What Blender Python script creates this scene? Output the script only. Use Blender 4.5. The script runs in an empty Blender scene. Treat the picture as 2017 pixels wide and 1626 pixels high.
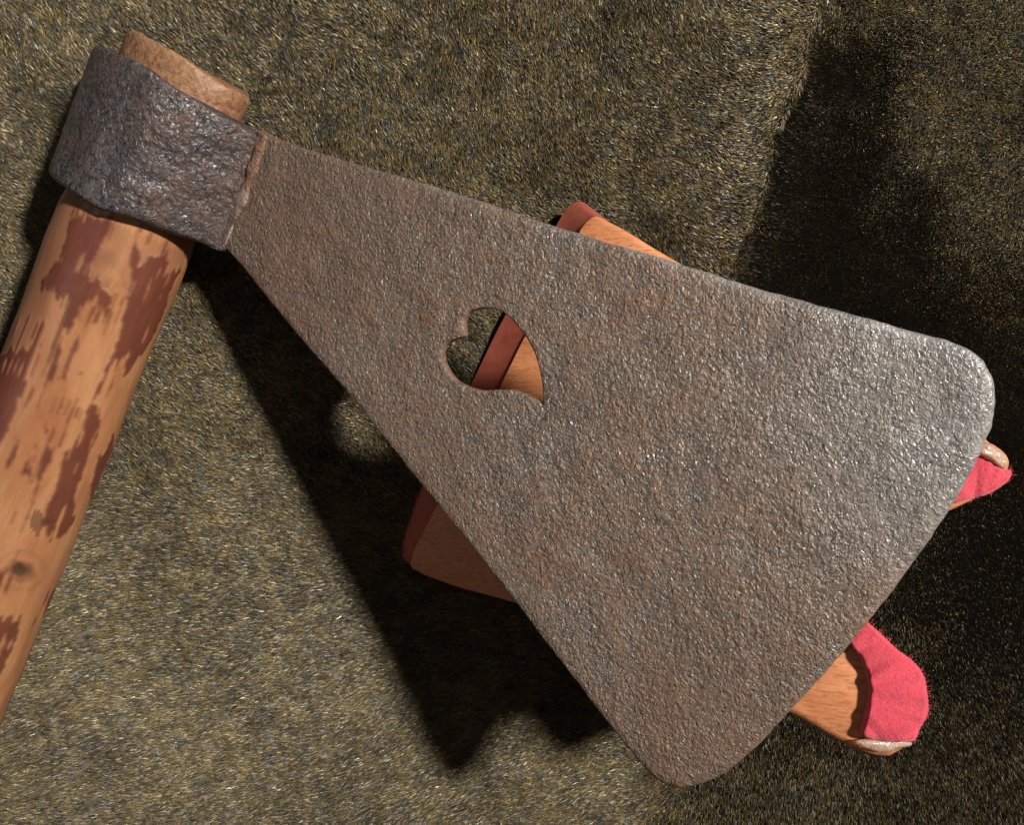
import bpy, bmesh, math, random
import numpy as np
from mathutils import Vector, noise as mn
from mathutils.geometry import delaunay_2d_cdt
# ------------------------------------------------------------------ camera, world, lamp
# lengths are worked out in units of 0.2 mm and multiplied by S when a mesh is made
S = 0.0002
D = 1500.0                      # camera height above z = 0
CX, CY = 1008.5, 813.0
scene = bpy.context.scene
cd = bpy.data.cameras.new('camera'); cam = bpy.data.objects.new('camera', cd)
scene.collection.objects.link(cam); scene.camera = cam
cam.location = (0, 0, D*S); cam.rotation_euler = (0, 0, 0)
cd.sensor_fit = 'HORIZONTAL'; cd.sensor_width = 36
cd.lens = 36*D/2017.0
cd.clip_start = 0.02; cd.clip_end = 50
w = bpy.data.worlds.new('World'); scene.world = w; w.use_nodes = True
w.node_tree.nodes['Background'].inputs[0].default_value = (1.0, 0.88, 0.74, 1)
w.node_tree.nodes['Background'].inputs[1].default_value = 0.06
LAMP = np.array([6076., 2676., 7325.])
ld = bpy.data.lights.new('lamp', 'AREA'); ld.shape = 'DISK'; ld.size = 0.17
ld.energy = 72.0; ld.color = (1.0, 0.95, 0.87)
lo = bpy.data.objects.new('lamp', ld); scene.collection.objects.link(lo)
lo.location = LAMP*S
lo.rotation_euler = (Vector((0, 0, -200*S))-lo.location).to_track_quat('-Z', 'Y').to_euler()
fd = bpy.data.lights.new('fill_light', 'AREA'); fd.shape = 'DISK'; fd.size = 0.22  # weak fill lamp added out of frame at left, for sheen on the iron
fd.energy = 1.0; fd.color = (0.95, 0.96, 1.0)
fo = bpy.data.objects.new('fill_light', fd); scene.collection.objects.link(fo)
fo.location = (-1.12, -0.22, 1.12)
fo.rotation_euler = (Vector((0, 0, 0))-fo.location).to_track_quat('-Z', 'Y').to_euler()
scene.view_settings.view_transform = 'Standard'; scene.view_settings.look = 'None'
scene.view_settings.exposure = 0; scene.view_settings.gamma = 1
scene.render.engine = 'CYCLES'

rng = np.random.default_rng(7); random.seed(7)

# ------------------------------------------------------------------ helpers
def at(px, py, z):                       # picture point at height z -> scene point (0.2 mm units)
    k = (D-z)/D
    return np.array([(px-CX)*k, -(py-CY)*k, z])
def on_plane(px, py, a0, ax, ay):        # picture point on plane z = a0+ax X+ay Y
    dx, dy = (px-CX)/D, -(py-CY)/D
    t = (D-a0)/(1+ax*dx+ay*dy)
    return np.array([t*dx, t*dy, D-t])
def unit(v): v = np.asarray(v, float); return v/np.linalg.norm(v)
def link(name, me, mats, parent=None):
    o = bpy.data.objects.new(name, me); scene.collection.objects.link(o)
    for m in (mats if isinstance(mats, (list, tuple)) else [mats]): me.materials.append(m)
    if parent: o.parent = parent
    return o
def mesh(name, verts, faces, mats, parent=None, smooth=True, origin=None):
    v = np.asarray(verts, float)*S
    if parent is not None: v = v-np.array(parent.location)
    me = bpy.data.meshes.new(name)
    me.from_pydata([tuple(q) for q in v], [], [tuple(int(i) for i in f) for f in faces])
    me.validate(); me.update()
    o = link(name, me, mats, parent)
    if smooth: me.polygons.foreach_set('use_smooth', [True]*len(me.polygons))
    return o
def fix_normals(o):
    bm = bmesh.new(); bm.from_mesh(o.data)
    bmesh.ops.recalc_face_normals(bm, faces=bm.faces); bm.to_mesh(o.data); bm.free()
def thing(name, loc, label, cat):
    o = bpy.data.objects.new(name, None); scene.collection.objects.link(o)
    o.location = np.asarray(loc)*S; o['label'] = label; o['category'] = cat
    o.empty_display_size = 0.02
    return o
def resample(pts, step, closed=True):
    p = np.asarray(pts, float)
    if closed: p = np.vstack([p, p[:1]])
    d = np.r_[0, np.cumsum(np.linalg.norm(np.diff(p, axis=0), axis=1))]
    n = int(d[-1]/step); t = np.linspace(0, d[-1], n, endpoint=not closed)
    return np.stack([np.interp(t, d, p[:, i]) for i in range(p.shape[1])], 1)
def smooth_loop(p, it=3, closed=True):
    for _ in range(it):
        q = .25*np.roll(p, 1, 0)+.5*p+.25*np.roll(p, -1, 0)
        if not closed: q[0] = p[0]; q[-1] = p[-1]
        p = q
    return p
def inside(poly, pts):
    x, y = pts[:, 0], pts[:, 1]; r = np.zeros(len(pts), bool)
    px, py = poly[:, 0], poly[:, 1]; j = len(poly)-1
    for i in range(len(poly)):
        c = ((py[i] > y) != (py[j] > y)) & (x < (px[j]-px[i])*(y-py[i])/(py[j]-py[i]+1e-12)+px[i])
        r ^= c; j = i
    return r
_tab = rng.random((256, 256))
def vnoise(x, y, s, seed=0):             # smooth value noise -1..1, feature size s
    x = np.asarray(x, float)/s+seed*17.3; y = np.asarray(y, float)/s+seed*31.7
    xi = np.floor(x).astype(int); yi = np.floor(y).astype(int)
    fx = x-xi; fy = y-yi; fx = fx*fx*(3-2*fx); fy = fy*fy*(3-2*fy)
    g = lambda a, b: _tab[a % 256, b % 256]
    return 2*((g(xi, yi)*(1-fx)+g(xi+1, yi)*fx)*(1-fy)+(g(xi, yi+1)*(1-fx)+g(xi+1, yi+1)*fx)*fy)-1
def sstep(a, b, x): t = np.clip((np.asarray(x, float)-a)/(b-a), 0, 1); return t*t*(3-2*t)

# ------------------------------------------------------------------ material helpers
class NT:
    def __init__(s, name):
        s.m = bpy.data.materials.new(name); s.m.use_nodes = True
        s.t = s.m.node_tree; s.b = s.t.nodes['Principled BSDF']
        tc = s.n('ShaderNodeTexCoord'); vm = s.n('ShaderNodeVectorMath', operation='SCALE')
        s.t.links.new(tc.outputs['Object'], vm.inputs[0]); vm.inputs['Scale'].default_value = 1/S
        s.co = vm.outputs[0]             # texture space in 0.2 mm units
    def n(s, ty, **k):
        x = s.t.nodes.new(ty)
        for a, b in k.items(): setattr(x, a, b)
        return x
    def set(s, sock, v):
        if hasattr(v, 'is_linked') or isinstance(v, bpy.types.NodeSocket): s.t.links.new(v, sock)
        else: sock.default_value = v
    def noise(s, size, detail=3, rough=.55, dist=0, co=None, ty='FBM'):
        x = s.n('ShaderNodeTexNoise'); s.t.links.new(co or s.co, x.inputs['Vector'])
        x.inputs['Scale'].default_value = 1/size; x.inputs['Detail'].default_value = detail
        x.inputs['Roughness'].default_value = rough; x.inputs['Distortion'].default_value = dist
        return x.outputs['Fac']
    def voro(s, size, feat='F1', co=None, out='Distance'):
        x = s.n('ShaderNodeTexVoronoi', feature=feat); s.t.links.new(co or s.co, x.inputs['Vector'])
        x.inputs['Scale'].default_value = 1/size
        return x.outputs[out]
    def map(s, scale=(1, 1, 1), rot=(0, 0, 0), loc=(0, 0, 0), co=None):
        x = s.n('ShaderNodeMapping'); s.t.links.new(co or s.co, x.inputs[0])
        x.inputs['Scale'].default_value = scale; x.inputs['Rotation'].default_value = rot; x.inputs['Location'].default_value = loc
        return x.outputs[0]
    def ramp(s, fac, stops, mode='LINEAR'):
        x = s.n('ShaderNodeValToRGB'); s.set(x.inputs[0], fac); cr = x.color_ramp; cr.interpolation = mode
        while len(cr.elements) < len(stops): cr.elements.new(.5)
        for e, (p, c) in zip(cr.elements, stops):
            e.position = p; e.color = (c, c, c, 1) if isinstance(c, (int, float)) else (*c, 1)
        return x.outputs[0]
    def mix(s, f, a, b, mode='MIX'):
        x = s.n('ShaderNodeMix', data_type='RGBA', blend_type=mode)
        s.set(x.inputs[0], f)
        for i, v in ((6, a), (7, b)): s.set(x.inputs[i], (*v, 1) if isinstance(v, tuple) and len(v) == 3 else v)
        return x.outputs[2]
    def math(s, op, a, b=0.0, c=None):
        x = s.n('ShaderNodeMath', operation=op); s.set(x.inputs[0], a); s.set(x.inputs[1], b)
        if c is not None: s.set(x.inputs[2], c)
        return x.outputs[0]
    def attr(s, name, out='Fac'):
        x = s.n('ShaderNodeAttribute', attribute_name=name); return x.outputs[out]
    def bump(s, h, dist, strength=1.0, normal=None):
        x = s.n('ShaderNodeBump'); s.set(x.inputs['Height'], h); x.inputs['Distance'].default_value = dist*S
        x.inputs['Strength'].default_value = strength
        if normal is not None: s.t.links.new(normal, x.inputs['Normal'])
        return x.outputs[0]
    def out(s, **k):
        for a, v in k.items(): s.set(s.b.inputs[a.replace('_', ' ')], (*v, 1) if isinstance(v, tuple) and len(v) == 3 else v)
        return s.m

def metal_mat(name, dark, mid, rust, rust_amt, pol, met, rlo=.23, hs=1.35, bs=7.5):
    m = NT(name)
    n1 = m.noise(9, 5, .62); n2 = m.noise(60, 4, .6); n3 = m.noise(260, 3, .5); n4 = m.noise(22, 5, .65, .4)
    base = m.mix(m.ramp(n1, [(.36, 0.), (.62, 1.)]), dark, mid)
    r = m.math('ADD', m.math('MULTIPLY', n4, .55), m.math('MULTIPLY', n3, .35))
    r = m.math('ADD', r, m.math('MULTIPLY', n2, .25))
    rm = m.ramp(r, [(.5-rust_amt, 0.), (.72-rust_amt, 1.)])
    rm = m.math('MULTIPLY', rm, .85)
    wear = m.attr('rust'); rm = m.math('MAXIMUM', rm, wear)
    rustc = m.mix(m.noise(14, 4), rust, (rust[0]*.45, rust[1]*.36, rust[2]*.36))
    col = m.mix(rm, base, rustc)
    big = m.ramp(m.noise(330, 3, .55, .4, m.map(loc=(70, 10, 3))), [(.35, 0.), (.65, 1.)])
    col0 = col
    # cool scale flecks, small bright worn spots
    fl = m.ramp(m.noise(7, 3, .6, 0, m.map(loc=(500, 90, 7))), [(.56, 0.), (.7, 1.)])
    col = m.mix(m.math('MULTIPLY', fl, .45), col, tuple(min(.6, v*1.5) for v in (mid[2], mid[2], mid[2]*1.04)))
    pk = m.attr('polish')
    pn = m.ramp(m.math('ADD', m.math('MULTIPLY', n4, .6), m.math('MULTIPLY', pk, .8)), [(.5, 0.), (.95, 1.)])
    col = m.mix(m.math('MULTIPLY', pn, .8), col, (.36, .365, .37))
    col = m.mix(m.math('MULTIPLY', big, .28), col, (dark[0]*.9, dark[1]*.9, dark[2]*.95))
    col = m.mix(m.math('MULTIPLY', m.attr('patina'), .75), col, (dark[0]*.86, dark[1]*.62, dark[2]*.50))
    h = m.math('ADD', m.math('MULTIPLY', m.noise(bs, 3.2, .55, .7, m.map(scale=(1, .8, 1), rot=(0, 0, math.radians(40)))), hs), m.math('MULTIPLY', m.noise(60, 3), 2.0))
    pit = m.ramp(m.noise(9, 4, .6, .6, m.map(loc=(90, 20, 5))), [(.28, 0.), (.42, 1.)])
    h = m.math('ADD', h, m.math('MULTIPLY', pit, .22*hs))
    ch = m.ramp(m.noise(4.5, 3, .6, 0, m.map(loc=(10, 220, 5))), [(.54, 0.), (.60, 1.)])
    h = m.math('ADD', h, m.math('MULTIPLY', ch, .13*hs))
    rough = m.ramp(m.math('ADD', m.math('MULTIPLY', rm, .3), m.math('MULTIPLY', m.noise(6, 2, .5, 0, m.map(loc=(9, 7, 900))), .7)), [(.25, rlo), (.6, rlo+.3)])
    wob = m.n('ShaderNodeTexNoise'); m.t.links.new(m.co, wob.inputs['Vector']); wob.inputs['Scale'].default_value = 1/7.; wob.inputs['Detail'].default_value = 3
    va = m.n('ShaderNodeVectorMath', operation='MULTIPLY_ADD'); m.t.links.new(wob.outputs['Color'], va.inputs[0]); va.inputs[1].default_value = (9, 9, 9); m.t.links.new(m.co, va.inputs[2])
    facet = m.voro(7.5, 'F1', va.outputs[0], 'Color')
    h = m.math('ADD', h, m.math('MULTIPLY', facet, .22*hs))
    # pits hold darker dirt
    col = m.mix(m.math('MULTIPLY', m.math('SUBTRACT', 1.0, pit), .55), col, (dark[0]*.5, dark[1]*.45, dark[2]*.42))
    return m.out(Base_Color=col, Metallic=m.math('MULTIPLY', m.math('SUBTRACT', 1.0, m.math('MULTIPLY', rm, .8)), met), Roughness=rough, Normal=m.bump(m.math('MULTIPLY', h, m.math('SUBTRACT', m.ramp(m.noise(170, 3, .55), [(.3, .62), (.7, 1.)]), m.math('MULTIPLY', pk, .45))), pol, 1.0), Specular_IOR_Level=.6)
M_blade = metal_mat('scaled_iron', (.168, .142, .122), (.325, .285, .248), (.35, .19, .10), .045, 6.5, .5)
M_eye = metal_mat('forged_iron', (.07, .06, .058), (.21, .20, .21), (.16, .07, .032), .0, 6.5, .75, .30, 1.25, 12)
M_seam = metal_mat('welded_seam', (.20, .13, .09), (.38, .30, .24), (.34, .15, .065), .12, 5., .4, .3)

# handle wood: honey heartwood with dark red inner bark left in ragged patches
m = NT('peeled_branch')
g = m.noise(6, 4, .6, .2, m.map(scale=(1, 1, .08), rot=(0, 0, 0)))
ax = m.attr('axial'); rd = m.attr('around')
cb = m.n('ShaderNodeCombineXYZ'); m.set(cb.inputs[0], m.math('MULTIPLY', rd, 1.0)); m.set(cb.inputs[1], m.math('MULTIPLY', ax, .06))
gr = m.noise(4.5, 5, .65, .3, cb.outputs[0])
cb2 = m.n('ShaderNodeCombineXYZ'); m.set(cb2.inputs[0], rd); m.set(cb2.inputs[1], m.math('MULTIPLY', ax, .35))
bl = m.noise(70, 4, .6, .4, cb2.outputs[0])
c = m.mix(m.ramp(bl, [(.3, 0.), (.7, 1.)]), (.31, .122, .053), (.49, .25, .118))
c = m.mix(m.math('MULTIPLY', m.ramp(gr, [(.35, 1.), (.6, 0.)]), .35), c, (.36, .11, .04))
bk = m.attr('bark'); bk2 = m.attr('film_shade')
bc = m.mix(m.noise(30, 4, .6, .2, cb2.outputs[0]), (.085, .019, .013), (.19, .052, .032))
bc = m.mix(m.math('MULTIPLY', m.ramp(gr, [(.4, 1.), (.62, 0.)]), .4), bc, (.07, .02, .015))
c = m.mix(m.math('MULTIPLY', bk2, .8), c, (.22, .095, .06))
c = m.mix(m.math('MULTIPLY', bk, .92), c, bc)
c = m.mix(m.attr('knot'), c, (.07, .032, .018))
hh = m.math('ADD', m.math('MULTIPLY', bk, .8), m.math('MULTIPLY', gr, .35)); hh = m.math('ADD', hh, m.math('MULTIPLY', bl, 1.2))
M_handle = m.out(Base_Color=c, Roughness=.42, Specular_IOR_Level=.45, Normal=m.bump(hh, 1.6, 1.0), Coat_Weight=.12, Coat_Roughness=.3)
# end of the handle (chipped, paler)
m = NT('cut_wood_end')
c = m.mix(m.ramp(m.noise(26, 4, .6, .5), [(.35, 0.), (.65, 1.)]), (.23, .11, .058), (.36, .20, .105))
c = m.mix(m.math('MULTIPLY', m.ramp(m.noise(17, 5, .65, 1), [(.50, 0.), (.62, 1.)]), .75), c, (.17, .06, .035))
M_end = m.out(Base_Color=c, Roughness=.5, Normal=m.bump(m.noise(18, 4, .6), 5, 1.0))

def board_mat(name, a, b, line, sc=(.05, 1, 1)):
    m = NT(name)
    co = m.map(scale=sc, rot=(0, 0, math.radians(18)))
    f = m.noise(5, 4, .6, .3, co); f2 = m.noise(38, 3, .5, .5, m.map(scale=(.25, 1, 1), rot=(0, 0, math.radians(18))))
    c = m.mix(m.ramp(f2, [(.3, 0.), (.7, 1.)]), a, b)
    c = m.mix(m.math('MULTIPLY', m.ramp(f, [(.38, 1.), (.5, 0.)]), .6), c, line)
    return m.out(Base_Color=c, Roughness=m.ramp(f2, [(.3, .38), (.7, .55)]), Specular_IOR_Level=.4, Normal=m.bump(m.math('ADD', f, m.math('MULTIPLY', m.noise(60, 3), 1.5)), 1.6, .8))
M_board = board_mat('red_cedar_face', (.54, .20, .085), (.66, .28, .125), (.36, .11, .045))
m = NT('red_cedar_end')
f = m.noise(7, 5, .65, .2, m.map(scale=(1, .2, 1), rot=(0, 0, math.radians(-25))))
f2 = m.noise(40, 3, .5, .8)
c = m.mix(m.ramp(f2, [(.3, 0.), (.7, 1.)]), (.30, .068, .045), (.40, .105, .068))
c = m.mix(m.ramp(f, [(.55, 0.), (.75, .5)]), c, (.5, .17, .12))
M_grain = m.out(Base_Color=c, Roughness=.5, Normal=m.bump(f, .6, .5))
m = NT('pink_felt')
f = m.noise(5, 5, .7, .5); f2 = m.noise(30, 3, .6)
c = m.mix(m.ramp(f, [(.3, 0.), (.7, 1.)]), (.50, .04, .075), (.66, .095, .13))
c = m.mix(m.math('MULTIPLY', m.ramp(f2, [(.4, 0.), (.7, 1.)]), .35), c, (.78, .085, .10))
M_felt = m.out(Base_Color=c, Roughness=.9, Normal=m.bump(f, 3.5, .8), Sheen_Weight=.35, Sheen_Roughness=.4, Specular_IOR_Level=.15)
m = NT('hot_glue')
M_glue = m.out(Base_Color=(.80, .62, .50), Roughness=.14, Transmission_Weight=.55, IOR=1.45, Normal=m.bump(m.noise(10, 3), 4, .7))
m = NT('cloth_backing')
M_back = m.out(Base_Color=m.mix(m.noise(9, 3), (.002, .0018, .0014), (.006, .005, .004)), Roughness=.9, Specular_IOR_Level=0)
m = NT('lurex_pile')
M_pile = m.out(Base_Color=m.attr('tint', 'Color'), Roughness=.42, Specular_IOR_Level=.7, Metallic=.2)

# ------------------------------------------------------------------ the cloth
RL = np.array([(1575, -60), (1560, 60), (1530, 200), (1490, 330), (1440, 500), (1370, 760), (1310, 1000), (1285, 1700)], float)   # crest of the fold, in picture points
def ridge_x(Y):                           # crest X at scene Y (cloth height about -400)
    k = (D+370)/D
    ys = -(RL[:, 1]-CY)*k; xs = (RL[:, 0]-CX)*k
    Y = np.asarray(Y, float)
    return np.interp(-Y, -ys, xs)+10*vnoise(Y, 0*Y, 90, 15)+4*vnoise(Y, 0*Y, 28, 16)
def cloth_z(X, Y):
    X = np.asarray(X, float); Y = np.asarray(Y, float)
    z = -383+.05*X+.141*Y
    d = X-ridge_x(Y)
    up = sstep(-1500, 500, Y)
    z = z+26*np.exp(-((d+55)/np.where(d < -55, 85, 130))**2)*sstep(150, 500, Y)
    # falls away beyond the crest
    dd = np.maximum(d, 0)
    z = z-(150*(1-np.exp(-dd/110.))+.16*dd)*(.25+.75*sstep(-300, 500, Y))
    # small dimple left of the fold, soft rumples
    px, py = 1462-CX, -(150-CY); k = (D+400)/D
    z = z+5*np.exp(-(((X-px*k-12)/16)**2+((Y-py*k)/60)**2))-5*np.exp(-(((X-px*k+14)/13)**2+((Y-py*k)/60)**2))
    z = z+9*vnoise(X, Y, 330, 1)+5*vnoise(X, Y, 140, 2)
    # swells against the eye of the axe
    z = z+55*np.exp(-(((X+1010)/70)**2+((Y-690)/130)**2))
    return z
def grid_cloth(x0, x1, y0, y1, st):
    xs = np.r_[np.arange(-3600, -1500, 60), np.arange(-1500, 1620, 8), np.arange(1620, 3660, 60)]; ys = np.r_[np.arange(-3400, -1240, 60), np.arange(-1240, 1140, 8), np.arange(1140, 3500, 60)]
    XX, YY = np.meshgrid(xs, ys); ZZ = cloth_z(XX, YY)
    v = np.stack([XX, YY, ZZ], -1).reshape(-1, 3); nx, ny = len(xs), len(ys)
    i = np.arange(nx*ny).reshape(ny, nx)
    f = np.stack([i[:-1, :-1], i[:-1, 1:], i[1:, 1:], i[1:, :-1]], -1).reshape(-1, 4)
    return v, f
v, f = grid_cloth(-3600, 3600, -3400, 3400, 30)
cloth = mesh('cloth', v, f, M_back)
cloth['kind'] = 'structure'; cloth['label'] = 'dark olive and gold plush cloth with a fold at the right'

# pile: one tapering blade per fibre, coloured and combed individually
def make_pile(n, box, length, width, name):
    x0, x1, y0, y1 = box
    X = rng.uniform(x0, x1, n); Y = rng.uniform(y0, y1, n)
    e = 4.0
    Z = cloth_z(X, Y)
    gx = (cloth_z(X+e, Y)-cloth_z(X-e, Y))/(2*e); gy = (cloth_z(X, Y+e)-cloth_z(X, Y-e))/(2*e)
    N = np.stack([-gx, -gy, np.ones(n)], 1); N /= np.linalg.norm(N, axis=1)[:, None]
    d = X-ridge_x(Y)
    # how upright the pile stands: it stands up beyond the crest, and lies down again near the far right top
    k = (D-Z)/D
    px = X/k+CX; py = -Y/k+CY
    wd = 30+190*sstep(1150, 1500, py)
    up = sstep(-8-.5*(wd-30), wd*.8, d+(10+.2*wd)*vnoise(X, Y, 40, 9))
    far = sstep(1500, 1900, px+70*vnoise(X, Y, 160, 4)+40*vnoise(X, Y, 50, 19)-.2*py)*sstep(900, 260, py)
    far = np.maximum(far, sstep(170, 10, py)*sstep(1540, 1600, px))
    up = up*(1-.85*far)
    low = sstep(1100, 1500, py)*(px > 1100)
    up = np.clip(up, 0, 1)
    lean = np.radians(66*(1-up)+8*up+14*np.exp(-((d+55)/45.)**2)*(d < 0))+rng.normal(0, .22, n)*(1-.4*up)
    # combing direction
    az0 = np.radians(100)+.0*X
    left = sstep(900, 1250, py+.25*(900-px))
    az = np.radians(118)*(1-left)+np.radians(166)*left
    az = az*(1-sstep(1300, 1700, px))+np.radians(200)*sstep(1300, 1700, px)
    az = az+(.5-.2*left)*vnoise(X, Y, 260, 5)+(.4-.15*left)*vnoise(X, Y, 60, 6)+rng.normal(0, .23, n)
    T = np.stack([np.cos(az)*np.sin(lean), np.sin(az)*np.sin(lean), np.cos(lean)], 1)
    # where it stands it points up and toward the camera, so it shows dark
    T = T+up[:, None]*np.array([-.2, .0, 0.])
    T += (N-np.array([0, 0, 1]))
    T /= np.linalg.norm(T, axis=1)[:, None]
    L = length*rng.uniform(.6, 1.3, n)*(1+.45*left)
    r = rng.normal(size=(n, 3)); B = np.cross(T, r); B /= np.linalg.norm(B, axis=1)[:, None]
    W = width*rng.uniform(.6, 1.4, n)*(1-.5*up)
    deep = up*np.clip(sstep(150, 20, d)*sstep(30, 120, py)*sstep(560, 380, py)+sstep(1750, 1900, px+60*vnoise(X, Y, 90, 14))*sstep(930, 1060, py)*sstep(1420, 1240, py), 0, 1)
    keep_p = 1-.54*up*(1-.5*sstep(1180, 1050, px)*0)-.34*deep
    band = np.exp(-((d+55)/45.)**2)*(d < 0)*sstep(620, 480, py)
    keep_p = np.where(band > .1, 1, keep_p)
    P = np.stack([X, Y, Z-.5], 1)
    tip = P+T*L[:, None]+rng.normal(0, 1.2, (n, 3))
    kp = rng.random(n) < keep_p
    X, Y, P, B, W, tip, L = X[kp], Y[kp], P[kp], B[kp], W[kp], tip[kp], L[kp]; n = len(X)
    V = np.empty((n, 3, 3)); V[:, 0] = P-B*W[:, None]/2; V[:, 1] = P+B*W[:, None]/2; V[:, 2] = tip
    V = V.reshape(-1, 3)*S
    me = bpy.data.meshes.new(name)
    me.vertices.add(3*n); me.loops.add(3*n); me.polygons.add(n)
    me.vertices.foreach_set('co', V.ravel())
    me.loops.foreach_set('vertex_index', np.arange(3*n, dtype=np.int32))
    me.polygons.foreach_set('loop_start', np.arange(0, 3*n, 3, dtype=np.int32))
    me.update(calc_edges=True)
    pal = np.array([(.31, .235, .10), (.21, .15, .07), (.15, .155, .145), (.42, .35, .19), (.16, .085, .04), (.07, .065, .05), (.50, .47, .38)])
    cl = vnoise(X, Y, 12, 11); pr = np.array([.24, .2, .2, .12, .1, .1, .04])
    idx = rng.choice(7, n, p=pr)
    blue = (cl < -.35) & (rng.random(n) < .6); idx[blue] = 2
    gold = (cl > .35) & (rng.random(n) < .4); idx[gold] = 0
    col = pal[idx]*rng.uniform(.38, 1.1, (n, 1))*np.array([1.04, 1, .9])*(1+.35*vnoise(X, Y, 30, 17)+.25*vnoise(X, Y, 170, 18))[:, None]
    upk = up[kp]; sp = rng.random(n) < .02+.05*upk; col[sp] = np.array([.9, .8, .58])*rng.uniform(.7, 1, (sp.sum(), 1))
    a = me.attributes.new('tint', 'FLOAT_COLOR', 'FACE')
    a.data.foreach_set('color', np.hstack([col, np.ones((n, 1))]).ravel())
    o = link(name, me, M_pile, cloth); o['kind'] = 'stuff'
    return o
make_pile(2400000, (-1440, 1560, -1190, 1090), 11.5, 1.6, 'pile')

# ------------------------------------------------------------------ the axe
def axis_pt(al, z=-215): 
    p = 402*np.array([.928, .373])+al*np.array([-.373, .928]); return at(p[0], p[1], z-.19*(al-160))
axdir = np.array([-.373, -.928])                    # handle direction in the picture (Y up)
BP = (18., .40, .085)                               # top plane of the blade
axe = thing('axe', at(313, 298, -225), 'rusty iron axe, wide blade pierced by a heart, on a peeled branch handle', 'axe')

bN = unit((-BP[1], -BP[2], 1))
tdir = np.array([.928, -.373, 0.])
e1 = unit(tdir-np.dot(tdir, bN)*bN); e2 = np.cross(bN, e1)      # e1 toward the cutting edge, e2 "up" the blade
bO = on_plane(482, 372, *BP)
def tob(p): q = np.asarray(p)-bO; return np.array([q@e1, q@e2])
def fromb(u, v, n): return bO+np.outer(u, e1)+np.outer(v, e2)+np.outer(n, bN)
OUT = [(505, 252), (527, 262), (545, 272), (600, 291), (700, 322), (850, 365), (960, 400), (1100, 447), (1200, 478), (1300, 506), (1450, 555), (1600, 597),
       (1700, 624), (1800, 652), (1860, 667), (1905, 684), (1940, 708), (1960, 745), (1966, 790), (1956, 850), (1935, 895), (1905, 955), (1880, 1000),
       (1820, 1087), (1760, 1170), (1700, 1246), (1640, 1318), (1560, 1405), (1490, 1480), (1430, 1530), (1385, 1553), (1340, 1562), (1305, 1552), (1280, 1532),
       (1230, 1470), (1170, 1395), (1080, 1277), (1010, 1185), (900, 1045), (800, 922), (700, 795), (600, 680), (520, 582), (470, 520), (440, 488), (418, 478)]
HRT = [(929, 611), (949, 607), (970, 608), (989, 615), (1006, 628), (1023, 648), (1038, 669), (1052, 697), (1062, 726), (1067, 760), (1069, 802),
       (1062, 791), (1048, 785), (1027, 775), (1008, 768), (977, 769), (946, 770), (921, 764), (898, 753), (883, 737), (871, 714), (868, 696), (874, 680),
       (887, 671), (904, 666), (914, 662), (912, 647), (911, 630), (918, 618)]
def loop2d(px, step, wob, seed, sm):
    q = np.array([tob(on_plane(a, b, *BP)) for a, b in px])
    q = resample(q, step); q = smooth_loop(q, sm)
    nrm = np.roll(q, -1, 0)-np.roll(q, 1, 0); nrm = np.stack([nrm[:, 1], -nrm[:, 0]], 1); nrm /= np.linalg.norm(nrm, axis=1)[:, None]
    q = q+nrm*(wob*vnoise(q[:, 0], q[:, 1], 26, seed)+wob*.7*vnoise(q[:, 0], q[:, 1], 9, seed+1))[:, None]
    return q
def inward(q, hole):
    A = np.sum(q[:, 0]*np.roll(q[:, 1], -1)-np.roll(q[:, 0], -1)*q[:, 1])
    t = np.roll(q, -2, 0)-np.roll(q, 2, 0); n = np.stack([-t[:, 1], t[:, 0]], 1); n /= np.linalg.norm(n, axis=1)[:, None]
    s = 1 if A > 0 else -1
    return n*s*(-1 if hole else 1)
oq = loop2d(OUT, 5, 1.0, 3, 1); hq = loop2d(HRT, 4, .5, 5, 1)
cut_a, cut_b = tob(on_plane(1966, 790, *BP)), tob(on_plane(1340, 1562, *BP))
def cutting(q):                                    # 1 near the cutting edge
    mid = tob(on_plane(1700, 1246, *BP)); dirc = unit(cut_b-cut_a); rel = q-cut_a
    dist = rel@np.array([dirc[1], -dirc[0]]); sgn = np.sign((mid-cut_a)@np.array([dirc[1], -dirc[0]]))
    return sstep(-110, -10, dist*sgn)
oc = cutting(oq)[:, None]
oi = inward(oq, False); hi = inward(hq, True)
TH = 24.
def relief(q):
    return 1.4*vnoise(q[:, 0], q[:, 1], 140, 20)+.5*vnoise(q[:, 0], q[:, 1], 34, 21)+.55*vnoise(q[:, 0], q[:, 1], 14, 22)
verts = []; faces = []
def add_ring(q, n): i = len(verts); verts.extend(list(fromb(q[:, 0], q[:, 1], n))); return np.arange(i, i+len(q))
def bridge(a, b):
    for i in range(len(a)): j = (i+1) % len(a); faces.append((a[i], a[j], b[j], b[i]))
def stack(q, inn, cutw, prof):
    rings = []
    for ins, dn, insc, dnc in prof:
        I = ins*(1-cutw[:, 0])+insc*cutw[:, 0]; N_ = dn*(1-cutw[:, 0])+dnc*cutw[:, 0]
        qq = q+inn*I[:, None]
        rings.append((qq, N_))
    return rings
zero = np.zeros((len(hq), 1))
topo = stack(oq, oi, oc, [(0, -15, 0, -17), (.6, -7, 1.5, -11), (2.5, -2.6, 5, -6), (6, -.8, 11, -2.6), (14, 0, 22, -.5)])
topo = [(q, n+relief(q)*s) for (q, n), s in zip(topo, (.3, .6, .8, 1, 1))]
toph = stack(hq, hi, zero, [(0, -10, 0, 0), (.4, -3.2, 0, 0), (1.8, -.8, 0, 0), (5, 0, 0, 0)])
toph = [(q, n+relief(q)*s) for (q, n), s in zip(toph, (.3, .7, 1, 1))]
ids_o = [add_ring(q, n) for q, n in topo]; ids_h = [add_ring(q, n) for q, n in toph]
for a, b in zip(ids_o[:-1], ids_o[1:]): bridge(a, b)
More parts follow.
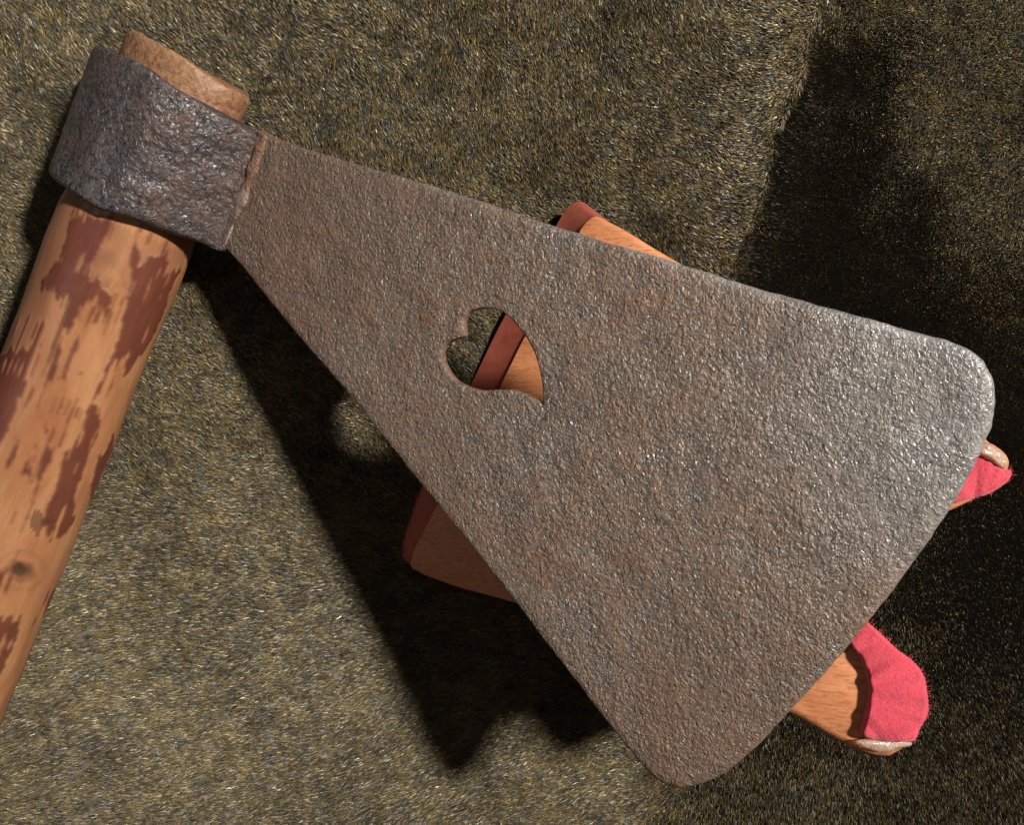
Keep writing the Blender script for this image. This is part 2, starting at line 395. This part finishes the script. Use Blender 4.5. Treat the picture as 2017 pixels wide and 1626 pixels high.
for a, b in zip(ids_h[:-1], ids_h[1:]): bridge(a, b)
# interior
qo, qh = topo[-1][0], toph[-1][0]
mn_, mx_ = qo.min(0), qo.max(0); st = 9.
gx, gy = np.meshgrid(np.arange(mn_[0], mx_[0], st), np.arange(mn_[1], mx_[1], st))
gp = np.stack([gx.ravel(), gy.ravel()], 1)+rng.uniform(-2.2, 2.2, (gx.size, 2))
so = smooth_loop(qo, 2)+inward(qo, False)*4; sh = qh+inward(qh, True)*4
gp = gp[inside(so, gp) & ~inside(sh, gp)]
allp = np.vstack([qo, qh, gp]); no, nh = len(qo), len(qh)
edges = [(i, (i+1) % no) for i in range(no)]+[(no+i, no+(i+1) % nh) for i in range(nh)]
res = delaunay_2d_cdt([Vector(p) for p in allp.tolist()], edges, [], 0, 1e-6)
cv = np.array([tuple(p) for p in res[0]]); cf = np.array(res[2]); orig = res[3]
cen = cv[cf].mean(1); ok = inside(qo, cen) & ~inside(qh, cen)
idmap = {}
def gid(i):
    if i in idmap: return idmap[i]
    o = orig[i][0] if orig[i] else -1
    if 0 <= o < no: r = ids_o[-1][o]
    elif no <= o < no+nh: r = ids_h[-1][o-no]
    else:
        r = len(verts); verts.append(fromb(cv[i:i+1, 0], cv[i:i+1, 1], relief(cv[i:i+1]))[0])
    idmap[i] = r; return r
for tri in cf[ok]: faces.append(tuple(gid(int(i)) for i in tri))
ntop = len(verts)
# underside: same rings, flat
bo = stack(oq, oi, oc, [(0, -TH+8, 0, -18), (4, -TH, 26, -TH)]); bh = stack(hq, hi, zero, [(0, -TH+3, 0, 0), (3, -TH, 0, 0)])
idb_o = [add_ring(q, n) for q, n in bo]; idb_h = [add_ring(q, n) for q, n in bh]
bridge(idb_o[0], ids_o[0]); bridge(idb_h[0], ids_h[0]); bridge(idb_o[1], idb_o[0]); bridge(idb_h[1], idb_h[0])
r2 = delaunay_2d_cdt([Vector(p) for p in np.vstack([bo[1][0], bh[1][0]]).tolist()], edges, [], 0, 1e-6)
cv2 = np.array([tuple(p) for p in r2[0]]); cf2 = np.array(r2[2]); cen = cv2[cf2].mean(1); ok2 = inside(bo[1][0], cen) & ~inside(bh[1][0], cen)
m2 = [(idb_o[1][o[0]] if o[0] < no else idb_h[1][o[0]-no]) for o in r2[3]]
for tri in cf2[ok2]: faces.append(tuple(m2[int(i)] for i in tri))
blade = mesh('blade', np.array(verts), faces, M_blade, axe); fix_normals(blade)
vv = (np.array(verts)-bO); uu = vv@e1; ww = vv@e2
a = blade.data.attributes.new('rust', 'FLOAT', 'POINT')
rust = .75*np.exp(-(uu/28.)**2)*(.6+.4*vnoise(uu, ww, 30, 31))+.35*np.exp(-((uu-45)/35.)**2)*(vnoise(uu, ww, 25, 33) > 0)
a.data.foreach_set('value', np.clip(rust, 0, .85))
a = blade.data.attributes.new('polish', 'FLOAT', 'POINT')
c1 = tob(on_plane(1930, 720, *BP)); pq = np.stack([uu, ww], 1)
pol = .62*np.exp(-(np.linalg.norm(pq-c1, axis=1)/420.)**2)
from_edge = np.array([0.]*len(uu))
# distance to upper edge line
ea, eb = tob(on_plane(560, 276, *BP)), tob(on_plane(1850, 662, *BP)); dr = unit(eb-ea); rel = pq-ea
du = np.abs(rel[:, 0]*dr[1]-rel[:, 1]*dr[0]); pol += .38*np.exp(-(du/20.)**2)*(.35+.9*sstep(0, 700, rel@dr))*(1+.6*vnoise(uu, ww, 40, 35))
pol += .15*cutting(pq)*(1-sstep(-200, 900, (pq-cut_a)@unit(cut_b-cut_a)))
hc = hq.mean(0); pol += .2*np.exp(-((np.linalg.norm(pq-hc, axis=1)-115)/22.)**2)*(pq[:, 0] < hc[0]+40)
a.data.foreach_set('value', np.clip(pol, 0, 1))

a = blade.data.attributes.new('patina', 'FLOAT', 'POINT')
low = np.linalg.norm(pq-cut_b, axis=1)
a.data.foreach_set('value', np.clip(.55*np.exp(-(uu/330.)**2)+.30*np.exp(-(low/330.)**2)+.12*vnoise(uu, ww, 120, 36)+.10*vnoise(uu, ww, 45, 37), 0, 1))

# the eye: a forged socket, teardrop in section, drawn along the handle
ec = at(313.4, 298.4, -215)
adir = unit(axis_pt(288)-axis_pt(35)); tv = unit(np.array([.928, -.373, .34])); tv = unit(tv-np.dot(tv, adir)*adir); nv = np.cross(adir, tv); nv = nv if nv[2] > 0 else -nv
neck = bO-bN*TH/2
kk = (D+215)/D
tneck = (neck-ec)@tv; nneck = (neck-ec)@nv
Rt, Rn = 188*kk, 138*kk; Ht, Hn = 138*kk, 104*kk
LA = 126*kk                                       # half length
def section(k=120):
    # closed outline: ellipse, with both flanks drawn out to the neck
    pts = []
    th = np.linspace(math.radians(70), math.radians(298), 84)
    for t in th: pts.append((Rt*math.cos(t)-2, Rn*math.sin(t)))
    p_top, p_bot = pts[0], pts[-1]
    hn = TH/2-1
    for s in np.linspace(0, 1, 17)[1:]:           # lower flank to the neck
        b0 = np.array(p_bot); b3 = np.array((tneck+5, nneck-hn)); b1 = b0+np.array((.55*(tneck-b0[0]), 18)); b2 = b3-np.array((50, -6))
        pts.append(tuple((1-s)**3*b0+3*(1-s)**2*s*b1+3*(1-s)*s*s*b2+s**3*b3))
    for s in np.linspace(0, 1, 24)[:-1]:          # neck to upper flank
        b0 = np.array((tneck+5, nneck+hn)); b3 = np.array(p_top); b1 = b0-np.array((42, 4)); b2 = b3+np.array((.58*(tneck-b3[0]), -34))
        pts.append(tuple((1-s)**3*b0+3*(1-s)**2*s*b1+3*(1-s)*s*s*b2+s**3*b3))
    return np.array(pts)
sec = section(); ns = len(sec)
inner = []
for p in sec:
    ang = math.atan2(p[1]/Hn, (p[0])/Ht); inner.append((Ht*math.cos(ang)+6*math.cos(ang), Hn*math.sin(ang)+5*math.sin(ang)))
inner = np.array(inner)
verts = []; faces = []
cen2 = np.array([0., 0.])
rows = []
nl = 60
prof = [(-1.0, -14, True)]
for j in range(nl+1):
    s = -1+2*j/nl
    edge = min(1-abs(s), .10)/.10; rr = 7*(1-math.sqrt(max(0, 1-(1-edge)**2)))
    ring = []
    for i, p in enumerate(sec):
        dv = p-cen2; dl = np.linalg.norm(dv); q = p-dv/dl*rr
        flare = 0
        # the socket is a little longer at the crown than at its flanks, with an uneven rim
        wob = 3.5*math.sin(i*.19+1)+2*math.sin(i*.47)
        topness = max(0, q[1]/Rn)
        a_ = s*(LA+6*topness+wob*.6)
        a_ = a_*(1-.09*float(sstep(60, 190, q[0])))
        P = ec+adir*a_+tv*q[0]+nv*q[1]
        nn = float(vnoise(a_+i*.0, i*6.5, 42, 40))*2.6+float(vnoise(a_, i*6.5, 17, 41))*1.3
        d3 = tv*dv[0]/dl+nv*dv[1]/dl
        ring.append(P+d3*nn)
    rows.append(ring)
# inner bore
bore = []
for s in (-1, -.5, 0, .5, 1):
    bore.append([ec+adir*(s*(LA-3))+tv*q[0]+nv*q[1] for q in inner])
allr = rows+bore[::-1]
for r in allr: verts.extend(r)
R_ = len(allr)
for j in range(R_):
    for i in range(ns):
        a_, b_ = j*ns, ((j+1) % R_)*ns
        faces.append((a_+i, a_+(i+1) % ns, b_+(i+1) % ns, b_+i))
eye = mesh('eye', np.array(verts), faces, M_eye, axe); fix_normals(eye)
vv = np.array(verts)-ec; tt = vv@tv; al = vv@adir
at_ = eye.data.attributes.new('rust', 'FLOAT', 'POINT')
at_.data.foreach_set('value', np.clip(.8*np.exp(-((tt-tneck+6)/34.)**2)*(.65+.45*vnoise(al, tt, 26, 50))+.75*sstep(-70, -150, tt)*(vnoise(al, tt, 22, 51) > .25)*.7, 0, .85))
at_ = eye.data.attributes.new('polish', 'FLOAT', 'POINT')
at_.data.foreach_set('value', np.clip(.30*np.exp(-((tt-20)/70.)**2), 0, 1))
# weld ridge along the neck
verts = []; faces = []
na, nb = on_plane(521, 266, *BP), on_plane(438, 480, *BP)
K = 70; C_ = 10
for j in range(K+1):
    s = j/K; c = na*(1-s)+nb*s+e1*4+bN*(2.+1.5*vnoise(s*240, 0, 30, 60))+e1*3.5*vnoise(s*240, 5, 34, 61)
    r = (8+5*vnoise(s*240, 9, 22, 62))*(.35+.65*math.sin(math.pi*min(max(s, .04), .96))**.4)
    for i in range(C_):
        t = 2*math.pi*i/C_; verts.append(c+e1*math.cos(t)*r*1.5+bN*math.sin(t)*r*.62)
for j in range(K):
    for i in range(C_): faces.append((j*C_+i, j*C_+(i+1) % C_, (j+1)*C_+(i+1) % C_, (j+1)*C_+i))
faces.append(tuple(range(C_))[::-1]); faces.append(tuple(range(K*C_, (K+1)*C_)))
seam = mesh('weld_seam', np.array(verts), faces, M_seam, axe); fix_normals(seam)
for nm, f_ in (('rust', lambda n: np.clip(.45+.5*np.repeat(vnoise(np.linspace(0, 240, K+1), 0, 20, 63), C_), 0, .85)), ('polish', lambda n: np.clip(.75*np.repeat(vnoise(np.linspace(0, 240, K+1), 3, 26, 64), C_), 0, 1))):
    a = seam.data.attributes.new(nm, 'FLOAT', 'POINT'); a.data.foreach_set('value', f_(len(verts)))

# handle
verts = []; nA = 640; nR = 380
als = np.linspace(250, 1560, nA)
PX = np.zeros((nA, nR, 2)); ATT = {k: np.zeros((nA, nR)) for k in ('bark', 'film_shade', 'knot', 'axial', 'around')}
V3 = np.zeros((nA, nR, 3))
for j, al in enumerate(als):
    c = axis_pt(al); kz = (D-c[2])/D
    rt = (124+3.0*vnoise(al, 0, 190, 70)+1.2*vnoise(al, 0, 60, 71))*kz; rn = rt*.9
    rt *= .965+.035*sstep(290, 330, al)
    off = 2.5*vnoise(al, 9, 260, 72)
    th = np.linspace(0, 2*math.pi, nR, endpoint=False)
    q = c[None]+np.outer(rt*np.cos(th)+off, np.array([.928, -.373, 0]))+np.outer(rn*np.sin(th), np.array([0, 0, 1.]))
    kn = 0
    V3[j] = q; ATT['axial'][j] = al; ATT['around'][j] = th*rt
PX[..., 0] = CX+V3[..., 0]*D/(D-V3[..., 2]); PX[..., 1] = CY-V3[..., 1]*D/(D-V3[..., 2])
front = (np.sin(np.linspace(0, 2*math.pi, nR, endpoint=False)) > -.25)[None].repeat(nA, 0)
# patches of inner bark, by their shape on the visible side
s2 = 2.71
def cr(pts): return np.array([(x/s2, 380+y/s2) for x, y in pts])
s3 = 2.957
def cl_(pts): return np.array([(x/s3, 900+y/s3) for x, y in pts])
PATCH = [cr([(385, 130), (600, 140), (560, 260), (530, 300), (465, 440), (520, 460), (545, 480), (500, 580), (440, 600), (395, 700), (360, 750), (345, 640), (300, 520), (240, 500), (230, 450), (320, 350), (355, 250)]),
         cr([(720, 260), (745, 260), (740, 400), (800, 330), (880, 330), (905, 340), (870, 440), (905, 440), (930, 400), (960, 420), (910, 500), (870, 640), (800, 800), (750, 860), (720, 920), (690, 960), (665, 930), (690, 840), (640, 910), (620, 870), (570, 960), (560, 930), (610, 850), (640, 740), (670, 620), (690, 520), (705, 400), (700, 320)]),
         cr([(520, 520), (560, 500), (590, 540), (600, 570), (575, 630), (545, 600), (530, 620)]),
         cr([(425, 760), (430, 790), (380, 900), (350, 1000), (330, 1000), (365, 890), (390, 800)]),
         cr([(420, 970), (430, 985), (415, 1005)]), cr([(530, 1020), (542, 1030), (528, 1070)]),
         cr([(505, 1090), (520, 1120), (525, 1190), (540, 1210), (520, 1290), (470, 1400), (440, 1500), (410, 1560), (395, 1760), (330, 1830), (260, 1850), (235, 1720), (260, 1640), (300, 1560), (330, 1480), (350, 1370), (400, 1310), (450, 1230), (460, 1150)]),
         cr([(265, 1360), (283, 1360), (270, 1440), (230, 1500), (190, 1590), (205, 1480), (225, 1400)]),
         cr([(180, 1370), (190, 1370), (175, 1450), (160, 1540), (105, 1530), (130, 1460), (160, 1440)]),
         cr([(95, 1330), (105, 1330), (90, 1400), (45, 1480), (35, 1470), (60, 1400)]),
         cr([(515, 1400), (550, 1410), (590, 1300), (610, 1330), (520, 1560), (470, 1680), (470, 1590), (500, 1480)]),
         cr([(60, 830), (155, 850), (160, 900), (130, 1000), (100, 1130), (40, 1270), (0, 1340), (-80, 1200), (-20, 900)]),
         cr([(250, 1230), (258, 1240), (235, 1290), (225, 1285)]), cr([(335, 1170), (345, 1175), (325, 1200)]),
         cr([(310, 740), (330, 760), (325, 860), (300, 950), (295, 930), (305, 820)]),
         cr([(250, 420), (290, 440), (270, 510), (230, 500)]),
         cl_([(0, 930), (60, 930), (108, 960), (105, 1010), (80, 1090), (50, 1150), (20, 1230), (-20, 1300), (-40, 1200), (10, 1160), (35, 1080), (38, 1030), (20, 1040), (0, 1080), (-40, 1150), (-80, 1000)]),
         cl_([(0, 1130), (20, 1100), (30, 1020), (38, 1030), (25, 1130), (0, 1200)])]
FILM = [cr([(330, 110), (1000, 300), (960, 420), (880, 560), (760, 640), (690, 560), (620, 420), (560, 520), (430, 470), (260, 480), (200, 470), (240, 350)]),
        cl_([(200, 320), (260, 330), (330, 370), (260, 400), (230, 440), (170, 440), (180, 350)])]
fx = PX.reshape(-1, 2)
jx = fx+np.stack([2.2*vnoise(fx[:, 0], fx[:, 1], 9, 80)+1.3*vnoise(fx[:, 0], fx[:, 1], 4, 82), 0*fx[:, 0]], 1)
pp_ = .928*fx[:, 0]+.373*fx[:, 1]; aa_ = -.373*fx[:, 0]+.928*fx[:, 1]
jx = jx+np.outer(9*vnoise(pp_, aa_*.03, 3.2, 81)+12*vnoise(pp_, aa_*.03, 8, 87), [-.373, .928])
bark = np.zeros(len(fx))
for p in PATCH: bark = np.maximum(bark, inside(p, jx).astype(float))
film_shade = np.zeros(len(fx))
for p in FILM: film_shade = np.maximum(film_shade, inside(p, jx).astype(float)*(.55+.45*vnoise(fx[:, 0], fx[:, 1], 30, 83)))
strk = (vnoise(pp_, aa_*.07, 4.2, 92)+.9*vnoise(pp_, aa_*.6, 60, 93) > 1.02).astype(float)
bark = np.maximum(bark, strk)
bark = bark*(1-(vnoise(pp_, aa_*.05, 3.6, 94)+.5*vnoise(pp_, aa_, 40, 95) > .8))
film_shade = np.maximum(film_shade, .75*sstep(322, 285, pp_+14*vnoise(pp_, aa_, 50, 96)))  # shade of the handle's left side, put into the film colour
fr = front.reshape(-1)
# patches of the same ragged kind round the back
al_ = ATT['axial'].reshape(-1); rd_ = ATT['around'].reshape(-1)
back = (vnoise(rd_*1.6, al_*.35, 60, 84)+.5*vnoise(rd_*1.6, al_*.5, 22, 85) > .35).astype(float)
bark = np.where(fr, bark, back)
kx, ky = 40, 1125
kd = np.hypot((fx[:, 0]-kx)/24., (fx[:, 1]-ky)/17.)+.25*vnoise(fx[:, 0], fx[:, 1], 12, 86)
knot = np.where(fr, np.clip(1.5-kd, 0, 1)*.95, 0)+np.where(fr, .13*np.exp(-((kd-2.1)/.3)**2), 0)
knot += np.where(fr, .5*inside(FILM[1], jx), 0)
def blur(a): 
    a = a.reshape(nA, nR); return ((a+np.roll(a, 1, 1)+np.roll(a, -1, 1)+np.vstack([a[:1], a[:-1]])+np.vstack([a[1:], a[-1:]]))/5).ravel()
ATT['bark'] = blur(blur(blur(bark))); ATT['film_shade'] = film_shade; ATT['knot'] = np.clip(knot, 0, 1)
# bark stands about a fifth of a millimetre proud
ctr = np.array([axis_pt(a_) for a_ in als])[:, None, :]
dirs = V3-ctr; dirs /= np.linalg.norm(dirs, axis=2)[..., None]
V3 = V3+dirs*(ATT['bark'].reshape(nA, nR)*1.4+(np.clip(1-kd, 0, 1).reshape(nA, nR)*-4*front)+.8*vnoise(al_, rd_, 45, 88).reshape(nA, nR))[..., None]
verts = V3.reshape(-1, 3)
ii = np.arange(nA*nR).reshape(nA, nR); jn = np.roll(ii, -1, 1)
faces = np.stack([ii[:-1], jn[:-1], jn[1:], ii[1:]], -1).reshape(-1, 4).tolist()
faces.append(tuple(ii[0])); faces.append(tuple(ii[-1]))
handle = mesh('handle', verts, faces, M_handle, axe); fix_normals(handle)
for k in ('bark', 'film_shade', 'knot', 'axial', 'around'):
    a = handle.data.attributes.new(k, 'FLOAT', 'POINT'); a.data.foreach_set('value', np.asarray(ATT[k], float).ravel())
# top of the handle standing out of the eye
verts = []; nE = 40; nR = 160
tops = list(np.linspace(288, 30, 18))+[18, 8, -4, -14, -21, -26, -28]
rin = [1]*18+[1, 1, 1, .997, .988, .968, .945]
for j, (al, rr) in enumerate(zip(tops, rin)):
    c = axis_pt(al)
    for i in range(nR):
        t = 2*math.pi*i/nR
        # the upper rim is chipped, falls away toward the right end
        fall = 18*sstep(.2, 1., math.cos(t))+4.5*float(vnoise(i*2.2, 3, 26, 90))+2.2*float(vnoise(i*2.2, 3, 7, 91))
        k_ = sstep(30, -40, al)
        P = c+tv*(Ht*.985*rr*math.cos(t)-8)+nv*(Hn*.985*rr*math.sin(t))+adir*float(k_)*fall*.8
        verts.append(P)
nn_ = len(tops)
ii = np.arange(nn_*nR).reshape(nn_, nR); jn = np.roll(ii, -1, 1)
faces = np.stack([ii[:-1], jn[:-1], jn[1:], ii[1:]], -1).reshape(-1, 4).tolist(); faces.append(tuple(ii[-1]))
hend = mesh('handle_end', np.array(verts), faces, M_end, axe); fix_normals(hend)

# ------------------------------------------------------------------ the display stand under the blade
stand = thing('display_stand', at(1250, 850, -400), 'red cedar cradle stand with two pink felt padded horns under the axe blade', 'stand')
SP = (-303., .27, .10)                    # top plane of the board
sN = unit((-SP[1], -SP[2], 1))
BO = [(1170, 422), (1230, 452), (1290, 490), (1420, 565), (1600, 668), (1800, 778), (1900, 836), (1952, 872), (1980, 905), (1970, 940), (1925, 985), (1860, 1015), (1790, 1030),
      (1700, 1055), (1640, 1110), (1620, 1180), (1650, 1240), (1700, 1290), (1760, 1340), (1790, 1400), (1795, 1450), (1778, 1484), (1750, 1493), (1700, 1484), (1655, 1462),
      (1570, 1412), (1450, 1345), (1300, 1278), (1150, 1232), (1010, 1190), (900, 1160), (830, 1135), (806, 1118), (814, 1085), (850, 1015), (982, 765), (1026, 675), (1122, 500), (1145, 445)]
q = np.array([on_plane(a, b, *SP) for a, b in BO])
q = smooth_loop(resample(q, 9), 2)
verts = []; faces = []; nb = len(q)
inn = inward(q[:, :2], False); inn3 = np.hstack([inn, (SP[1]*inn[:, :1]+SP[2]*inn[:, 1:])])
TS = 62.
# the left end is cut on a slant so the end grain shows from above
pxs = CX+q[:, 0]*D/(D-q[:, 2]); pys = CY-q[:, 1]*D/(D-q[:, 2])
t_end = sstep(60, 10, (pxs-(1150-(pys-430)*.495))*.9)*(pys < 1125)*(pys > 425)
for ins, dn in ((14, 0), (7, -1.5), (2, -6), (0, -13)): verts.extend(list(q+inn3*ins*(1-.75*t_end[:, None])+sN*dn*(1-.6*t_end[:, None])))
slant = (np.array([-.93, .36, 0.])+np.outer(sstep(540, 430, pys), [.25, .35, 0]))*(np.sqrt(np.clip(1-np.abs((pys-765)/400.)**5, 0, 1))[:, None]*.75+.25)
for dn, k in ((-24, .3), (-TS+10, .97), (-TS, 1.0)):
    ins = 8 if dn == -TS else 0
    verts.extend(list(q+sN*dn+inn3*ins+slant*78*k*t_end[:, None]))
verts = np.array(verts); L_ = 7
for j in range(L_-1):
    for i in range(nb): faces.append((j*nb+i, j*nb+(i+1) % nb, (j+1)*nb+(i+1) % nb, (j+1)*nb+i))
faces.append(tuple(range(nb))); faces.append(tuple(range((L_-1)*nb, L_*nb))[::-1])
board = mesh('board', verts, faces, [M_board, M_grain], stand, smooth=True)
bm = bmesh.new(); bm.from_mesh(board.data)
big = [f_ for f_ in bm.faces if len(f_.verts) > 6]; bmesh.ops.triangulate(bm, faces=big)
bm.faces.ensure_lookup_table(); bm.verts.ensure_lookup_table()
for f_ in bm.faces:
    idx = [v_.index for v_ in f_.verts]
    rows_ = [i//nb for i in idx]; tm = np.mean([t_end[i % nb] for i in idx])
    if min(rows_) >= 3 and tm > .45: f_.material_index = 1
bmesh.ops.recalc_face_normals(bm, faces=bm.faces); bm.to_mesh(board.data); bm.free()
me = board.data
try: me.set_sharp_from_angle(angle=math.radians(35))
except Exception: pass
# foot that props the high side on the cloth
fc = [on_plane(1500, 700, *SP), on_plane(1700, 900, *SP), on_plane(1500, 1280, *SP), on_plane(1330, 1100, *SP)]
verts = [p-sN*(TS-4) for p in fc]; cz = [float(cloth_z(p[0], p[1]))-2 for p in fc]
verts += [np.array([p[0]+10, p[1], z_]) for p, z_ in zip(verts, cz)]
foot = mesh('foot', np.array(verts), [(0, 1, 2, 3), (7, 6, 5, 4)]+[(i, i+4, (i+1) % 4+4, (i+1) % 4) for i in range(4)], M_board, stand, smooth=False); fix_normals(foot)
bmod = foot.modifiers.new('b', 'BEVEL'); bmod.width = .0015; bmod.segments = 2

def horn_and_felt(pad, top_z, base_z, wood, glue, gz):
    # wooden lip under the felt
    def slab(name, poly, zt, zb, mat, rnd, wob, seed, sm=3, step=5, dome=0):
        p = smooth_loop(resample(np.array([at(a, b, 0)[:2]*0+np.array([a, b]) for a, b in poly], float), step), sm)
        V = []; n_ = len(p); cxy = p.mean(0)
        prof = [(rnd*1.5, 0), (rnd*1., -.12*rnd), (rnd*.45, -.45*rnd), (0, -rnd)]
        ni = inward(p, False)
        zf = zt if callable(zt) else (lambda a, b: zt)
        for ins, dn in prof:
            for (a, b), (ia, ib) in zip(p, ni):
                a2, b2 = a+ia*ins, b+ib*ins
                V.append(at(a2, b2, zf(a2, b2)+dn+wob*float(vnoise(a2, b2, 16, seed))))
        for (a, b) in p:
            P = at(a, b, zf(a, b)-rnd); V.append(np.array([P[0], P[1], zb if not callable(zb) else zb(a, b)]))
        F = []
        for j in range(4):
            for i in range(n_): F.append((j*n_+i, j*n_+(i+1) % n_, (j+1)*n_+(i+1) % n_, (j+1)*n_+i))
        F.append(tuple(range(n_))); F.append(tuple(range(4*n_, 5*n_))[::-1])
        o = mesh(name, np.array(V), F, mat, stand)
        bm = bmesh.new(); bm.from_mesh(o.data)
        bmesh.ops.triangulate(bm, faces=[f_ for f_ in bm.faces if len(f_.verts) > 6])
        bmesh.ops.recalc_face_normals(bm, faces=bm.faces); bm.to_mesh(o.data); bm.free()
        return o
    slab('horn', wood, lambda a, b: top_z(a, b)-15-.14*max(0, 1705-a)*(a < 1800 or 0), lambda a, b: base_z, M_board, 9, 0, 1)
    f = slab('felt_pad', pad, top_z, lambda a, b: top_z(a, b)-22, M_felt, 5, 4.0, 100)
    # felt fuzz
    V = []; F = []
    p = smooth_loop(resample(np.array(pad, float), 3), 2); ni = -inward(p, False)
    for k in range(3):
        for (a, b), (ia, ib) in zip(p, ni):
            if random.random() < .55 or ia*.6-ib*.2 < -.35: continue
            L = random.expovariate(1/3.)+1; jx_, jy_ = random.uniform(-.9, .9), random.uniform(-.9, .9)
            z = top_z(a, b)-random.uniform(2, 20)
            P0 = at(a-ia*2, b-ib*2, z); P1 = at(a+(ia+jx_)*L*.5, b+(ib+jy_)*L*.5, z+random.uniform(-2, 4)); P2 = at(a+(ia*.8+jx_*1.5)*L, b+(ib*.8+jy_*1.5)*L, z+random.uniform(-4, 5))
            i0 = len(V); wv = np.array([-(P1-P0)[1], (P1-P0)[0], 0]); wv = wv/(np.linalg.norm(wv)+1e-9)*.4
            V += [P0-wv, P0+wv, P1+wv*.8, P1-wv*.8, P2]
            F += [(i0, i0+1, i0+2, i0+3), (i0+3, i0+2, i0+4)]
    fz = mesh('felt_fuzz', np.array(V), F, M_felt, stand, smooth=False); fz.parent = f; fz['kind'] = 'stuff'
    # blob of dried glue holding the felt end
    V = []; F = []; rings_ = 14; seg = 26
    g = np.array(glue, float); c0 = g.mean(0); gl = smooth_loop(resample(g, np.linalg.norm(np.diff(np.vstack([g, g[:1]]), axis=0), axis=1).sum()/seg*.999), 1)[:seg]
    for j in range(rings_+1):
        ph = (j/rings_)*math.pi; rr = math.sin(ph)**.7 if 0 < j < rings_ else 0
        for a, b in gl:
            a2, b2 = c0[0]+(a-c0[0])*rr, c0[1]+(b-c0[1])*rr
            V.append(at(a2, b2, gz+14*math.cos(ph)+3.5*float(vnoise(a2+j*3, b2, 9, 120))))
    for j in range(rings_):
        for i in range(len(gl)): n_ = len(gl); F.append((j*n_+i, j*n_+(i+1) % n_, (j+1)*n_+(i+1) % n_, (j+1)*n_+i))
    o = mesh('glue_blob', np.array(V), F, M_glue, stand); fix_normals(o)

c3 = 4.5175
def z7(pts): return [(1500+x/c3, 1180+y/c3) for x, y in pts]
horn_and_felt(z7([(700, 60), (960, 220), (1080, 330), (1200, 450), (1330, 540), (1410, 620), (1460, 720), (1480, 880), (1490, 1000), (1470, 1060), (1410, 1150), (1370, 1270), (1240, 1280), (1060, 1270), (890, 1230), (920, 1100), (960, 960), (975, 800), (950, 680), (910, 560), (850, 470), (760, 380), (600, 260)]),
              lambda a, b: 190+.10*(a-1740), -150, z7([(720, 130), (940, 260), (1180, 470), (1400, 650), (1450, 860), (1430, 1040), (1350, 1150), (1220, 1330), (1150, 1405), (1000, 1395), (850, 1350), (600, 1220), (300, 1040), (-150, 860), (-100, 400), (300, 100), (600, 60)]),
              z7([(800, 1260), (940, 1245), (1150, 1255), (1360, 1275), (1340, 1325), (1260, 1320), (1190, 1360), (1060, 1380), (960, 1350), (830, 1310)]), 172)
c4 = 6.775
def z6(pts): return [(1750+x/c4, 820+y/c4) for x, y in pts]
horn_and_felt(z6([(1100, 480), (1260, 540), (1380, 600), (1480, 690), (1580, 715), (1655, 720), (1655, 780), (1600, 870), (1480, 960), (1320, 1050), (1100, 1100), (900, 1170), (700, 1150), (600, 900), (800, 600)]),
              lambda a, b: 262+.05*(a-1930), -100, z6([(900, 300), (1290, 335), (1420, 390), (1560, 500), (1620, 620), (1580, 740), (1520, 860), (1300, 1000), (1000, 1060), (750, 900), (700, 500)]),
              z6([(1180, 360), (1290, 350), (1400, 390), (1480, 470), (1550, 480), (1580, 600), (1580, 720), (1480, 690), (1380, 600), (1250, 530), (1150, 480)]), 259)
